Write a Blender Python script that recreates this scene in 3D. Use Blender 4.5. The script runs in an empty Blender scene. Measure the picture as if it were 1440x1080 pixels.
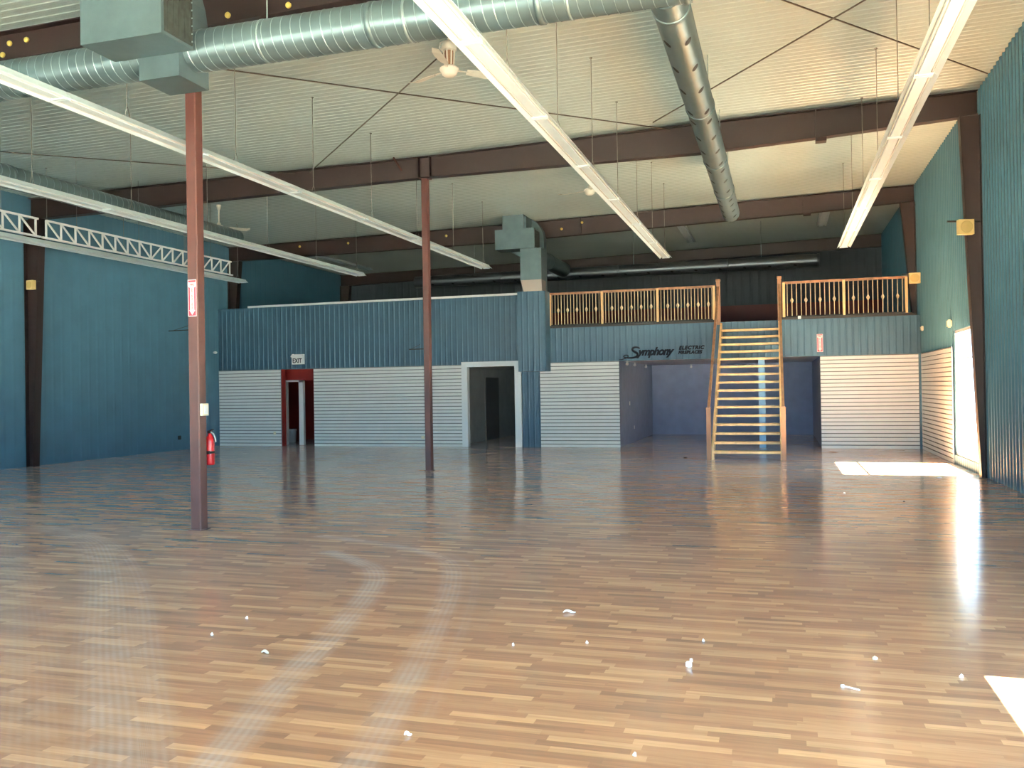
import bpy, math, random
from mathutils import Vector, Matrix
random.seed(7)
S = bpy.context.scene
C = S.collection
PI = math.pi

# ------------------------------------------------------------------ helpers
class MB:
    """collects faces; build() links them as ONE mesh object"""
    def __init__(s): s.v = []; s.f = []; s.sm = []
    def add(s, vs, fs, smooth=False):
        n = len(s.v); s.v += [tuple(p) for p in vs]
        for f in fs: s.f.append(tuple(n + i for i in f)); s.sm.append(smooth)
    def box(s, x0, x1, y0, y1, z0, z1):
        if x0 > x1: x0, x1 = x1, x0
        if y0 > y1: y0, y1 = y1, y0
        if z0 > z1: z0, z1 = z1, z0
        s.add([(x0,y0,z0),(x1,y0,z0),(x1,y1,z0),(x0,y1,z0),(x0,y0,z1),(x1,y0,z1),(x1,y1,z1),(x0,y1,z1)],
              [(3,2,1,0),(4,5,6,7),(0,1,5,4),(1,2,6,5),(2,3,7,6),(3,0,4,7)])
        return s
    def bar(s, p, q, w, h, up=(0,0,1)):
        p, q, up = Vector(p), Vector(q), Vector(up)
        d = (q-p).normalized(); a = d.cross(up)
        if a.length < 1e-4: a = d.cross(Vector((1,0,0)))
        a.normalize(); b = a.cross(d)
        c = [(-1,-1),(1,-1),(1,1),(-1,1)]
        vs = [o + a*(i*w/2) + b*(j*h/2) for o in (p,q) for i,j in c]
        s.add(vs, [(3,2,1,0),(4,5,6,7),(0,1,5,4),(1,2,6,5),(2,3,7,6),(3,0,4,7)])
        return s
    def tube(s, pts, r, n=8, caps=True, smooth=True):
        pts = [Vector(p) for p in pts]; m = len(pts)
        rs = r if isinstance(r, (list, tuple)) else [r]*m
        rings = []; a = None
        for i, p in enumerate(pts):
            d = (pts[min(i+1, m-1)] - pts[max(i-1, 0)]).normalized()
            if a is None:
                a = d.cross(Vector((0,0,1)))
                if a.length < 1e-3: a = d.cross(Vector((1,0,0)))
            a = (a - d*a.dot(d)).normalized(); b = d.cross(a)
            rings.append([p + (a*math.cos(2*PI*k/n) + b*math.sin(2*PI*k/n))*rs[i] for k in range(n)])
        vs = [v for rg in rings for v in rg]; fs = []
        for i in range(m-1):
            for k in range(n):
                fs.append((i*n+k, i*n+(k+1)%n, (i+1)*n+(k+1)%n, (i+1)*n+k))
        s.add(vs, fs, smooth)
        if caps:
            s.add(rings[0], [tuple(range(n-1,-1,-1))]); s.add(rings[-1], [tuple(range(n))])
        return s
    def lathe(s, c, prof, n=24, axis='z', smooth=True):
        c = Vector(c); vs = []; fs = []
        for r, h in prof:
            for k in range(n):
                t = 2*PI*k/n
                if axis == 'z': o = (r*math.cos(t), r*math.sin(t), h)
                elif axis == 'y': o = (r*math.cos(t), h, r*math.sin(t))
                else: o = (h, r*math.cos(t), r*math.sin(t))
                vs.append(c + Vector(o))
        m = len(prof)
        for i in range(m-1):
            for k in range(n): fs.append((i*n+k, i*n+(k+1)%n, (i+1)*n+(k+1)%n, (i+1)*n+k))
        s.add(vs, fs, smooth)
        return s
    def prism(s, poly, axis, a, b):
        """poly: 2D points; axis y -> (x,z), x -> (y,z), z -> (x,y)"""
        def P(u, v, t): return {'y': (u,t,v), 'x': (t,u,v), 'z': (u,v,t)}[axis]
        n = len(poly)
        vs = [P(u,v,a) for u,v in poly] + [P(u,v,b) for u,v in poly]
        fs = [tuple(range(n-1,-1,-1)), tuple(range(n,2*n))] + [(i,(i+1)%n,n+(i+1)%n,n+i) for i in range(n)]
        s.add(vs, fs); return s
    def grid(s, rows):
        """rows of equal length lists of points"""
        n = len(rows[0]); vs = [p for r in rows for p in r]; fs = []
        for i in range(len(rows)-1):
            for k in range(n-1): fs.append((i*n+k, i*n+k+1, (i+1)*n+k+1, (i+1)*n+k))
        s.add(vs, fs); return s
    def build(s, name, mat, parent=None, loc=None):
        off = Vector((0,0,0))
        if parent is not None: off = WL[parent.name]
        if loc is None:
            if parent is None:
                xs = [v[0] for v in s.v]; ys = [v[1] for v in s.v]; zs = [v[2] for v in s.v]
                loc = Vector(((min(xs)+max(xs))/2, (min(ys)+max(ys))/2, min(zs)))
            else: loc = off
        loc = Vector(loc)
        me = bpy.data.meshes.new(name)
        me.from_pydata([tuple(Vector(v)-loc) for v in s.v], [], s.f)
        me.polygons.foreach_set('use_smooth', s.sm)
        me.materials.append(mat); me.update()
        o = bpy.data.objects.new(name, me); C.objects.link(o)
        o.location = loc - off
        if parent is not None: o.parent = parent
        WL[o.name] = loc
        return o
WL = {}
def tag(o, label=None, cat=None, group=None, kind=None):
    if label: o['label'] = label
    if cat: o['category'] = cat
    if group: o['group'] = group
    if kind: o['kind'] = kind
    return o
def thing(name, loc, label, cat, group=None, kind='thing'):
    o = bpy.data.objects.new(name, None); C.objects.link(o)
    o.location = loc; o.empty_display_size = .2
    WL[o.name] = Vector(loc)
    return tag(o, label, cat, group, kind)
def struct(o): o['kind'] = 'structure'; return o
def sempty(name, loc):
    o = bpy.data.objects.new(name, None); C.objects.link(o); o.location = loc
    WL[o.name] = Vector(loc); o['kind'] = 'structure'; return o
def dup(root, loc, label=None, group=None):
    r = root.copy(); C.objects.link(r); r.location = loc; WL[r.name] = Vector(loc)
    if label: r['label'] = label
    if group: r['group'] = group
    for ch in list(root.children):
        c = ch.copy(); C.objects.link(c); c.parent = r
        for g in list(ch.children):
            d = g.copy(); C.objects.link(d); d.parent = c
    return r
def text(name, items, mat, parent):
    """items: (body, size, (x,y,z), shear, bold, extrude, width, align, spacing), facing -Y; one mesh"""
    m_ = MB()
    for body, size, loc, shear, bold, extrude, width, align, spacing in items:
        cu = bpy.data.curves.new('letters', 'FONT'); cu.body = body; cu.size = size
        cu.shear = shear; cu.offset = bold; cu.extrude = extrude; cu.align_x = align; cu.space_character = spacing; cu.resolution_u = 4
        o = bpy.data.objects.new('letters', cu); C.objects.link(o)
        bpy.context.view_layer.update()
        me = o.evaluated_get(bpy.context.evaluated_depsgraph_get()).to_mesh()
        m_.add([(loc[0]+v.co.x*width, loc[1]-v.co.z, loc[2]+v.co.y) for v in me.vertices], [tuple(p.vertices) for p in me.polygons])
        bpy.data.objects.remove(o); bpy.data.curves.remove(cu)
    return m_.build(name, mat, parent)

# ------------------------------------------------------------------ materials
def lin(c):
    return tuple(((x/255)/12.92 if x/255 <= .04045 else ((x/255+.055)/1.055)**2.4) for x in c) + (1,)
def mat(name, rgb, rough=.6, metal=0, spec=.5, var=0, vscale=3, bump=0, bscale=40, stretch=None):
    m = bpy.data.materials.new(name); m.use_nodes = True
    nt = m.node_tree; b = nt.nodes['Principled BSDF']
    b.inputs['Base Color'].default_value = lin(rgb); b.inputs['Roughness'].default_value = rough
    b.inputs['Metallic'].default_value = metal; b.inputs['Specular IOR Level'].default_value = spec
    if var or bump:
        tc = nt.nodes.new('ShaderNodeTexCoord'); mp = nt.nodes.new('ShaderNodeMapping')
        if stretch: mp.inputs['Scale'].default_value = stretch
        nt.links.new(tc.outputs['Object'], mp.inputs['Vector'])
    if var:
        n = nt.nodes.new('ShaderNodeTexNoise'); n.inputs['Scale'].default_value = vscale; n.inputs['Detail'].default_value = 5
        nt.links.new(mp.outputs[0], n.inputs['Vector'])
        r = nt.nodes.new('ShaderNodeValToRGB'); e = r.color_ramp.elements
        e[0].position = .3; e[1].position = .7
        e[0].color = lin([max(0,x*(1-var)) for x in rgb]); e[1].color = lin([min(255,x*(1+var*.7)) for x in rgb])
        nt.links.new(n.outputs['Fac'], r.inputs['Fac']); nt.links.new(r.outputs['Color'], b.inputs['Base Color'])
    if bump:
        n2 = nt.nodes.new('ShaderNodeTexNoise'); n2.inputs['Scale'].default_value = bscale
        nt.links.new(mp.outputs[0], n2.inputs['Vector'])
        bp = nt.nodes.new('ShaderNodeBump'); bp.inputs['Strength'].default_value = bump; bp.inputs['Distance'].default_value = .02
        nt.links.new(n2.outputs['Fac'], bp.inputs['Height']); nt.links.new(bp.outputs['Normal'], b.inputs['Normal'])
    return m

M = {}
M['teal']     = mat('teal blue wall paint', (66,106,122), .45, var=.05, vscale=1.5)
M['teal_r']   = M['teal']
M['teal_lit']   = mat('lit teal wall paint', (72,116,140), .45, var=.05, vscale=1.5)  # same teal, lightened: the left wall's stronger light is in the colour
M['teal_shaded']   = mat('shaded teal wall paint', (48,84,106), .42, var=.05, vscale=1.5)  # same teal, darkened: shade on the back wall is painted in
M['rear_gloom']    = mat('shade darkened rear wall paint', (44,56,66), .6, var=.05)  # wall colour darkened to carry the gloom of the mezzanine
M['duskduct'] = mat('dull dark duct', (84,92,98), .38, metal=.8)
M['ceiling']  = mat('white roof liner', (166,183,181), .30, var=.03, vscale=.6)
M['steel']    = mat('maroon primer steel', (78,43,39), .45, var=.08, vscale=4)
M['beam']     = mat('dark maroon steel', (40,25,24), .5, var=.08, vscale=4)
M['slat']     = mat('white slatwall', (232,232,228), .5, var=.015)
M['groove']   = mat('slatwall groove', (112,112,110), .6)
M['white']    = mat('white gloss trim', (232,234,234), .4)
M['fixture']  = mat('white enamel fixture', (232,249,255), .3, var=.02)
M['tube']     = mat('unlit fluorescent glass', (235,238,235), .25)
M['galv']     = mat('galvanised sheet', (88,108,114), .40, metal=.6, var=.05, vscale=4)
M['galvseam'] = mat('galvanised seam', (140,162,166), .35, metal=.6)
M['dark']     = mat('dark opening', (14,15,15), .8)
M['grille']   = mat('dark dusty grille', (38,46,44), .7, var=.3, vscale=14)
M['oak']      = mat('yellow oak', (224,186,132), .4, var=.12, vscale=6, stretch=(1,1,.15))
M['oakdark']  = mat('brown stained oak', (142,104,76), .45, var=.15, vscale=8, stretch=(1,1,.15))
M['baluster'] = mat('tan painted metal', (200,180,145), .45)
M['wire']     = mat('dull steel wire', (120,120,114), .5, metal=.4)
M['rod']      = mat('dark steel rod', (70,62,52), .6)
M['alcove']   = mat('slate blue plaster', (150,162,188), .7, var=.04)
M['alcoveceil'] = mat('pale grey soffit', (238,238,246), .6)
M['corridor'] = mat('grey plaster', (205,204,200), .7, var=.04)
M['corrdoor'] = mat('dark door', (110,106,104), .5)
M['red']      = mat('deep red paint', (138,36,28), .55, var=.06)
M['speaker']  = mat('yellowed plastic', (218,196,132), .5)
M['speakerc'] = mat('yellowed cone', (196,172,108), .6)
M['signred']  = mat('sign red', (214,44,66), .4)
M['signwhite']= mat('sign white', (248,226,226), .45)
M['extred']   = mat('extinguisher red', (176,22,32), .3)
M['signink']  = mat('sign dark red ink', (150,40,58), .5)
M['black']    = mat('black rubber', (20,20,22), .5)
M['letter']   = mat('dark navy lettering', (10,20,34), .6, spec=.2)
M['ink']      = mat('dark grey ink', (40,42,48), .6)
M['cream']    = mat('cream plastic', (238,226,196), .45)
M['plastic']  = mat('white plastic', (240,240,238), .4)
M['alu']      = mat('window aluminium', (205,210,214), .4, metal=.3)
M['maroon']   = mat('dark maroon board', (84,40,40), .6)
M['mezz']     = mat('dark edge board', (34,34,36), .6)
M['ground']   = mat('sunlit concrete yard', (118,114,104), .9, var=.06, vscale=.5)
M['concrete'] = mat('mezzanine deck', (90,80,74), .8)
M['fan']      = mat('fan enamel', (226,224,212), .4)
M['rust']     = mat('copper brown winding', (150,112,84), .6)
M['bolt']     = mat('yellow zinc bolt', (222,200,104), .5)
M['foil']     = mat('clear plastic scrap', (196,190,176), .3)
M['greybox']  = mat('grey metal box', (150,156,158), .5)
M['yard']     = M['ground']

# clear glass that still lets sun through
m = bpy.data.materials.new('window glass'); m.use_nodes = True; nt = m.node_tree; nt.nodes.clear()
out = nt.nodes.new('ShaderNodeOutputMaterial'); mx = nt.nodes.new('ShaderNodeMixShader'); tr = nt.nodes.new('ShaderNodeBsdfTransparent')
gl = nt.nodes.new('ShaderNodeBsdfGlossy'); gl.inputs['Roughness'].default_value = .02; lw = nt.nodes.new('ShaderNodeLayerWeight'); pw = nt.nodes.new('ShaderNodeMath'); pw.operation = 'POWER'; pw.inputs[1].default_value = 5
nt.links.new(lw.outputs['Facing'], pw.inputs[0]); fr = nt.nodes.new('ShaderNodeMath'); fr.operation = 'MULTIPLY_ADD'; fr.inputs[1].default_value = .8; fr.inputs[2].default_value = .04; nt.links.new(pw.outputs[0], fr.inputs[0])
tr.inputs['Color'].default_value = (.95,.97,.97,1)
nt.links.new(fr.outputs[0], mx.inputs[0]); nt.links.new(tr.outputs[0], mx.inputs[1]); nt.links.new(gl.outputs[0], mx.inputs[2]); nt.links.new(mx.outputs[0], out.inputs[0])
M['glass'] = m

# laminate strip floor ---------------------------------------------------------
def floor_material():
    m = bpy.data.materials.new('strip laminate floor'); m.use_nodes = True; nt = m.node_tree; L = nt.links
    b = nt.nodes['Principled BSDF']
    def N(t, **kw):
        n = nt.nodes.new('ShaderNode'+t)
        for k, v in kw.items(): setattr(n, k, v)
        return n
    def math_(op, a, b_=None, c=None):
        n = N('Math', operation=op)
        for i, x in enumerate((a, b_, c)):
            if x is None: continue
            if isinstance(x, (int, float)): n.inputs[i].default_value = x
            else: L.new(x, n.inputs[i])
        return n.outputs[0]
    geo = N('NewGeometry'); sep = N('SeparateXYZ'); L.new(geo.outputs['Position'], sep.inputs[0])
    X, Y = sep.outputs[0], sep.outputs[1]
    W, LEN = .062, .46
    row = math_('FLOOR', math_('DIVIDE', Y, W))
    wn = N('TexWhiteNoise', noise_dimensions='1D'); L.new(row, wn.inputs['W'])
    xs = math_('ADD', math_('DIVIDE', X, LEN), math_('MULTIPLY', wn.outputs['Value'], 7.3))
    col = math_('FLOOR', xs)
    cv = N('CombineXYZ'); L.new(row, cv.inputs[0]); L.new(col, cv.inputs[1])
    w2 = N('TexWhiteNoise', noise_dimensions='2D'); L.new(cv.outputs[0], w2.inputs['Vector'])
    ramp = N('ValToRGB'); e = ramp.color_ramp.elements
    e[0].position = 0; e[0].color = lin((138,98,68)); e[1].position = 1; e[1].color = lin((200,152,108))
    for p, c in ((.1,(152,108,76)),(.45,(163,117,83)),(.75,(175,128,91)),(.92,(190,144,104))):
        x = e.new(p); x.color = lin(c)
    L.new(w2.outputs['Value'], ramp.inputs['Fac'])
    # grain
    mp = N('CombineXYZ'); L.new(math_('ADD', math_('MULTIPLY', X, 2.2), math_('MULTIPLY', w2.outputs['Value'], 37.0)), mp.inputs[0]); L.new(math_('MULTIPLY', Y, 34.0), mp.inputs[1])
    gn = N('TexNoise'); gn.inputs['Scale'].default_value = 1.0; gn.inputs['Detail'].default_value = 6; gn.inputs['Distortion'].default_value = .6
    L.new(mp.outputs[0], gn.inputs['Vector'])
    gr = N('ValToRGB'); gr.color_ramp.elements[0].position = .32; gr.color_ramp.elements[0].color = (.74,.70,.67,1); gr.color_ramp.elements[1].position = .6; gr.color_ramp.elements[1].color = (1.04,1.03,1.02,1)
    L.new(gn.outputs['Fac'], gr.inputs['Fac'])
    mul = N('MixRGB', blend_type='MULTIPLY'); mul.inputs[0].default_value = .75
    L.new(ramp.outputs['Color'], mul.inputs[1]); L.new(gr.outputs['Color'], mul.inputs[2])
    # dusty tyre marks, plus one painted floor reflection
    at = N('Attribute', attribute_name='dust_sheen'); ds = N('SeparateXYZ'); L.new(at.outputs['Vector'], ds.inputs[0])
    band = math_('MULTIPLY_ADD', math_('SINE', math_('MULTIPLY', ds.outputs[1], 150.0)), .18, .82)
    dn = N('TexNoise'); dn.inputs['Scale'].default_value = 3.0; dn.inputs['Detail'].default_value = 6; L.new(geo.outputs['Position'], dn.inputs['Vector'])
    dm = N('MapRange'); dm.inputs['From Min'].default_value = .3; dm.inputs['From Max'].default_value = .75; L.new(dn.outputs['Fac'], dm.inputs['Value'])
    dust_sheen = math_('MULTIPLY', math_('MULTIPLY', ds.outputs[0], band), math_('MULTIPLY_ADD', dm.outputs[0], .75, .25))
    mixd = N('MixRGB'); L.new(dust_sheen, mixd.inputs[0]); L.new(mul.outputs['Color'], mixd.inputs[1]); mixd.inputs[2].default_value = lin((196,188,184))
    L.new(mixd.outputs['Color'], b.inputs['Base Color'])
    ro = N('TexNoise'); ro.inputs['Scale'].default_value = 1.1; ro.inputs['Detail'].default_value = 4; L.new(geo.outputs['Position'], ro.inputs['Vector'])
    L.new(math_('ADD', math_('MULTIPLY_ADD', ro.outputs['Fac'], .07, .13), math_('MULTIPLY', dust_sheen, .2)), b.inputs['Roughness'])
    b.inputs['Specular IOR Level'].default_value = .75
    b.inputs['Sheen Weight'].default_value = .11; b.inputs['Sheen Roughness'].default_value = .4; b.inputs['Sheen Tint'].default_value = (1,.93,.86,1)
    return m
M['floor'] = floor_material()

# ------------------------------------------------------------------ room data
XL, XR, YB, YF, YE = -17.5, 3.49, 24.44, -2.6, 33.0
def zc(x):
    k = [(-18.0,6.575),(-7.05,6.68),(3.6,6.925)]
    for (a,za),(b,zb) in zip(k, k[1:]):
        if x <= b: return za + (zb-za)*(x-a)/(b-a)
    return k[-1][1]

# floor with dust marks and one painted reflection --------------------------------------------------------
def frange(a, b, st):
    n = max(1, round((b-a)/st)); return [a+(b-a)*i/n for i in range(n)]
gx = frange(-17.8,-11,2.2)+frange(-11,-.6,.045)+frange(-.6,3.7,1)+[3.7]
gy = frange(-2.9,2.6,1)+frange(2.6,10.2,.05)+frange(10.2,33.2,3)+[33.2]
tracks = [ # points (x,y), half width, strength
 ([(-9.18,9.04),(-7.85,8.5),(-6.63,7.32),(-5.44,6.04),(-4.42,4.89),(-3.41,3.81),(-2.95,3.29),(-2.5,2.7)], .20, .40),
 ([(-8.9,9.2),(-7.4,8.3),(-6.2,7.2),(-5.05,6.0),(-4.1,4.89),(-3.15,3.81),(-2.7,3.29),(-2.2,2.7)], .10, .28),
 ([(-9.2,8.5),(-7.81,7.14),(-7.24,6.83),(-5.93,5.68),(-4.4,4.24),(-3.33,3.19),(-2.8,2.7)], .20, .17),
 ([(-11.0,10.0),(-9.6,9.3),(-8.2,9.0),(-7.6,8.7)], .55, .16),  # broad pale patch: glossy floor reflection painted in with the dust
 ([(-4.6,8.3),(-4.05,7.9),(-3.79,7.67),(-3.51,7.19),(-3.3,6.55),(-3.04,5.53),(-2.87,4.76),(-2.74,4.17),(-2.59,3.71),(-2.45,3.2),(-2.3,2.7)], .11, .50),
 ([(-5.2,9.2),(-4.67,9.02),(-4.03,8.78),(-3.42,8.41),(-3.03,7.87),(-2.7,6.95),(-2.46,6.06),(-2.16,4.94),(-2.01,4.25),(-1.89,3.72),(-1.7,2.7)], .10, .36),
 ([(-4.0,8.95),(-3.3,8.5),(-2.85,7.95),(-2.5,6.95),(-2.25,6.06),(-1.97,4.94),(-1.8,4.25)], .05, .10),
]
segs = []
for pts, hw, st in tracks:
    for _ in range(2):   # Chaikin smoothing
        q = [pts[0]]
        for a, b in zip(pts, pts[1:]):
            q += [(a[0]*.75+b[0]*.25, a[1]*.75+b[1]*.25), (a[0]*.25+b[0]*.75, a[1]*.25+b[1]*.75)]
        pts = q+[pts[-1]]
    segs.append((pts, hw, st))
mb = MB()
mb.grid([[(x,y,0) for y in gy] for x in gx]); mb.f = [tuple(reversed(f)) for f in mb.f]
floor = struct(mb.build('floor', M['floor'], None, (0,0,0)))
at = floor.data.attributes.new('dust_sheen', 'FLOAT_VECTOR', 'POINT'); vals = []
for x, y, z in mb.v:
    best = 0; bd = 0
    if -11.2 < x < -.4 and 2.3 < y < 10.4:
        for pts, hw, st in segs:
            md = 9; sd = 0
            for (ax,ay),(bx,by) in zip(pts, pts[1:]):
                dx, dy = bx-ax, by-ay; t = max(0,min(1,((x-ax)*dx+(y-ay)*dy)/(dx*dx+dy*dy)))
                ex, ey = x-ax-t*dx, y-ay-t*dy; d2 = ex*ex+ey*ey
                if d2 < md: md = d2; sd = math.copysign(math.sqrt(d2), ex*dy-ey*dx)
            d = math.sqrt(md); w = st*max(0,min(1,(hw*1.3-d)/(hw*.9)))
            if w > best: best = w; bd = sd
    vals += [best, bd, 0]
at.data.foreach_set('vector', vals)

# ceiling (ribs run along X, following the slope) --------------------------------
mb = MB(); rows = []; y = YF-.2; xs = (-18.0,-7.05,3.6)
P = .155
while y < YE+.2:
    for dy, dz in ((0,0),(.045,0),(.06,.007),(.125,.007),(.14,0)):
        rows.append([(x, y+dy, zc(x)+dz) for x in xs])
    y += P
mb.grid(rows)
# flat roof deck above so no daylight leaks
mb.grid([[(x,yy,zc(x)+.12) for x in xs] for yy in (YF-.3,YE+.4)])
struct(mb.build('ceiling', M['ceiling']))

# corrugated sheet ---------------------------------------------------------------
def corr_profile(u0, u1, pitch, depth, flat=.62):
    pts = []; k = math.floor(u0/pitch)
    def d(u):
        t = (u/pitch) % 1
        if t < flat: return 0
        r = (t-flat)/(1-flat)
        return depth*min(1, 3*min(r,1-r))
    us = {u0, u1}
    while k*pitch < u1:
        for t in (0, flat, flat+(1-flat)/3, flat+2*(1-flat)/3):
            u = (k+t)*pitch
            if u0 < u < u1: us.add(u)
        k += 1
    return [(u, d(u)) for u in sorted(us)]
def sheet(mb, axis, pos, sign, u0, u1, z0, z1, pitch, depth, back=.12):
    pr = corr_profile(u0, u1, pitch, depth)
    def P(u, d, z): return (u, pos+sign*d, z) if axis == 'y' else (pos+sign*d, u, z)
    mb.grid([[P(u,d,z0) for u,d in pr],[P(u,d,z1) for u,d in pr]])
    if back:
        a, b = pos-sign*.004, pos-sign*back
        if axis == 'y': mb.box(u0,u1,a,b,z0,z1)
        else: mb.box(a,b,u0,u1,z0,z1)

W1 = (17.42, 20.2, .18, 2.77); W2 = (.9, 5.64, .18, 2.77); W0 = (-2.5, .6, .18, 2.77)
mb = MB()
cuts = [W0, W2, W1]
u = YF
for (a,b,z0,z1) in cuts:
    sheet(mb,'x',XR,-1,u,a,0,7.0,.2,.028); sheet(mb,'x',XR,-1,a,b,0,z0,.2,.028); sheet(mb,'x',XR,-1,a,b,z1,7.0,.2,.028); u = b
sheet(mb,'x',XR,-1,u,YE+.1,0,7.0,.2,.028)
struct(mb.build('wall_right', M['teal']))
mb = MB(); sheet(mb,'x',XL,1,YF,YE+.1,0,6.75,.3,.004); struct(mb.build('wall_left', M['teal_lit']))
# rear wall of the mezzanine
mb = MB(); sheet(mb,'y',YE,-1,XL,XR,3.0,7.0,.3,.01); struct(mb.build('wall_rear', M['rear_gloom']))
mb = MB(); mb.box(XL,XR-.03,YE-.06,YE-.025,3.44,4.62); struct(mb.build('trim_1', M['maroon']))
# partition with the openings
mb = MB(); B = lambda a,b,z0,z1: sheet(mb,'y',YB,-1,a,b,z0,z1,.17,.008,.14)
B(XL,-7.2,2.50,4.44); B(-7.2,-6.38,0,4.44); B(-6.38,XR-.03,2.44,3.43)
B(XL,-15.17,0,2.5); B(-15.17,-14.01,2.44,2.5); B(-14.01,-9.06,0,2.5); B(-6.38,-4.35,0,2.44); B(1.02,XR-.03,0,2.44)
struct(mb.build('wall_back', M['teal_shaded']))
mb = MB(); mb.box(-16.36,-7.15,YB-.05,YB+.16,4.44,4.50); struct(mb.build('trim_2', M['white']))
mb = MB(); mb.box(XL,-7.15,YB-.012,YB+.02,2.452,2.475); 
# chase boxed out over the doorway corner
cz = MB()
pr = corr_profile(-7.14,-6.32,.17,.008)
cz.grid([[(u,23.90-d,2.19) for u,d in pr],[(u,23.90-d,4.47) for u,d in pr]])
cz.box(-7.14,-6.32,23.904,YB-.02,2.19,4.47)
struct(cz.build('wall_chase', M['teal_shaded']))
# mezzanine deck
mb = MB(); mb.box(XL,XR-.03,YB+.15,YE-.06,3.2,3.43); struct(mb.build('floor_mezzanine', M['concrete']))
mb = MB(); mb.box(-6.38,-1.6,YB-.03,YB+.14,3.432,3.50); mb.box(.05,3.32,YB-.03,YB+.14,3.432,3.50); struct(mb.build('trim_3', M['mezz']))
# front wall behind the camera with the shop windows
mb = MB(); z1 = 2.95
fw = [(-15.5,-9.5),(-9.0,-3.2),(-2.7,3.0)]
x = XL-.1
for a,b in fw:
    mb.box(x,a,YF-.15,YF,0,7); mb.box(a,b,YF-.15,YF,0,.15); mb.box(a,b,YF-.15,YF,z1,7); x = b
mb.box(x,XR+.1,YF-.15,YF,0,7)
struct(mb.build('wall_front', M['teal']))
# rooms under the deck
mb = MB(); x0,x1,y0,y1 = -4.36,1.04,YB+.15,31.2
mb.box(x0-.08,x0,y0,y1,0,2.46); mb.box(x1,x1+.08,y0,y1,0,2.46); mb.box(x0-.08,x1+.08,y1,y1+.08,0,2.46)
struct(mb.build('wall_alcove', M['alcove']))
mb = MB(); mb.box(x0-.08,x1+.08,y0,y1+.08,2.46,2.52); struct(mb.build('ceiling_alcove', M['alcoveceil']))
mb = MB(); mb.box(-9.5,-9.42,YB+.15,32.6,0,2.4); mb.box(-7.2,-7.12,YB+.15,32.6,0,2.4); mb.box(-9.5,-7.12,32.6,32.7,0,2.4); mb.box(-9.5,-7.12,YB+.15,32.7,2.4,2.46)
mb.box(-9.42,-9.06,YB+.14,YB+.2,0,2.4)
struct(mb.build('wall_corridor', M['corridor']))
mb = MB(); mb.box(-9.42,-9.39,27.6,29.0,0,2.1); struct(mb.build('door_3', M['corrdoor']))
# red closet
mb = MB(); yb = 25.0
mb.box(-16.4,-15.17,YB+.145,YB+.2,0,2.44)
mb.box(-16.46,-16.4,YB+.145,28,0,2.5); mb.box(-14.0,-13.94,YB+.14,28,0,2.5); mb.box(-16.46,-13.94,YB+.145,28,2.44,2.5); mb.box(-16.46,-13.94,28,28.06,0,2.5)
mb.box(-16.4,-15.40,yb,yb+.08,0,2.44); mb.box(-15.40,-14.0,yb,yb+.08,2.08,2.44)
mb.box(-15.172,-15.155,YB-.03,YB+.20,0,2.44)
struct(mb.build('wall_closet', M['red']))
d2 = sempty('door_2', (-15.06,yb,0))
mb = MB(); mb.box(-15.41,-15.34,yb-.02,yb+.1,0,2.1); mb.box(-14.89,-14.73,yb-.02,yb+.1,0,2.1); mb.box(-15.41,-14.73,yb-.02,yb+.1,2.04,2.1); mb.build('door_frame', M['white'], d2)
# doorway casing
d1 = sempty('door_1', (-8.14,YB,0))
mb = MB(); mb.box(-9.06,-8.88,YB-.05,YB+.15,0,2.37); mb.box(-7.41,-7.21,YB-.05,YB+.15,0,2.37); mb.box(-9.06,-7.21,YB-.05,YB+.15,2.37,2.52); mb.build('door_frame', M['white'], d1)
# corner bead at right of the back wall slats
mb = MB(); mb.box(XR-.09,XR-.03,YB-.05,YB-.012,0,2.44); struct(mb.build('trim_4', M['teal']))

# windows -------------------------------------------------------------------------
def window_x(name, w, transom=True, mull=()):
    a,b,z0,z1 = w; r = sempty(name, (XR+.05,(a+b)/2,z0)); f = MB(); t = .06
    f.box(XR+.02,XR+.1,a,a+t,z0,z1); f.box(XR+.02,XR+.1,b-t,b,z0,z1); f.box(XR+.02,XR+.1,a,b,z0,z0+t); f.box(XR+.02,XR+.1,a,b,z1-t,z1)
    if transom: f.box(XR+.04,XR+.08,a,b,2.165,2.19)
    for y in mull: f.box(XR+.02,XR+.1,y-.025,y+.025,z0,z1)
    f.build('window_frame', M['alu'], r)
    g = MB(); g.box(XR+.055,XR+.065,a+t,b-t,z0+t,z1-t); g.build('glass_pane', M['glass'], r)
window_x('window_1', W1); window_x('window_2', W2); window_x('window_3', W0)
for i,(a,b) in enumerate(fw):
    r = sempty('window_%d'%(4+i), ((a+b)/2,YF-.08,.15)); f = MB(); t = .06
    f.box(a,a+t,YF-.12,YF-.04,.15,z1); f.box(b-t,b,YF-.12,YF-.04,.15,z1); f.box(a,b,YF-.12,YF-.04,.15,.21); f.box(a,b,YF-.12,YF-.04,z1-.06,z1)
    n = 4
    for k in range(1,n): xx = a+(b-a)*k/n; f.box(xx-.025,xx+.025,YF-.12,YF-.04,.15,z1)
    f.build('window_frame', M['alu'], r)
    g = MB(); g.box(a+t,b-t,YF-.085,YF-.075,.21,z1-.06); g.build('glass_pane', M['glass'], r)
# yard outside
mb = MB(); mb.box(XR+.15,40,-30,45,-.2,-.05); mb.box(-40,XR+.15,-40,YF-.2,-.2,-.05); struct(mb.build('ground', M['ground']))

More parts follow.
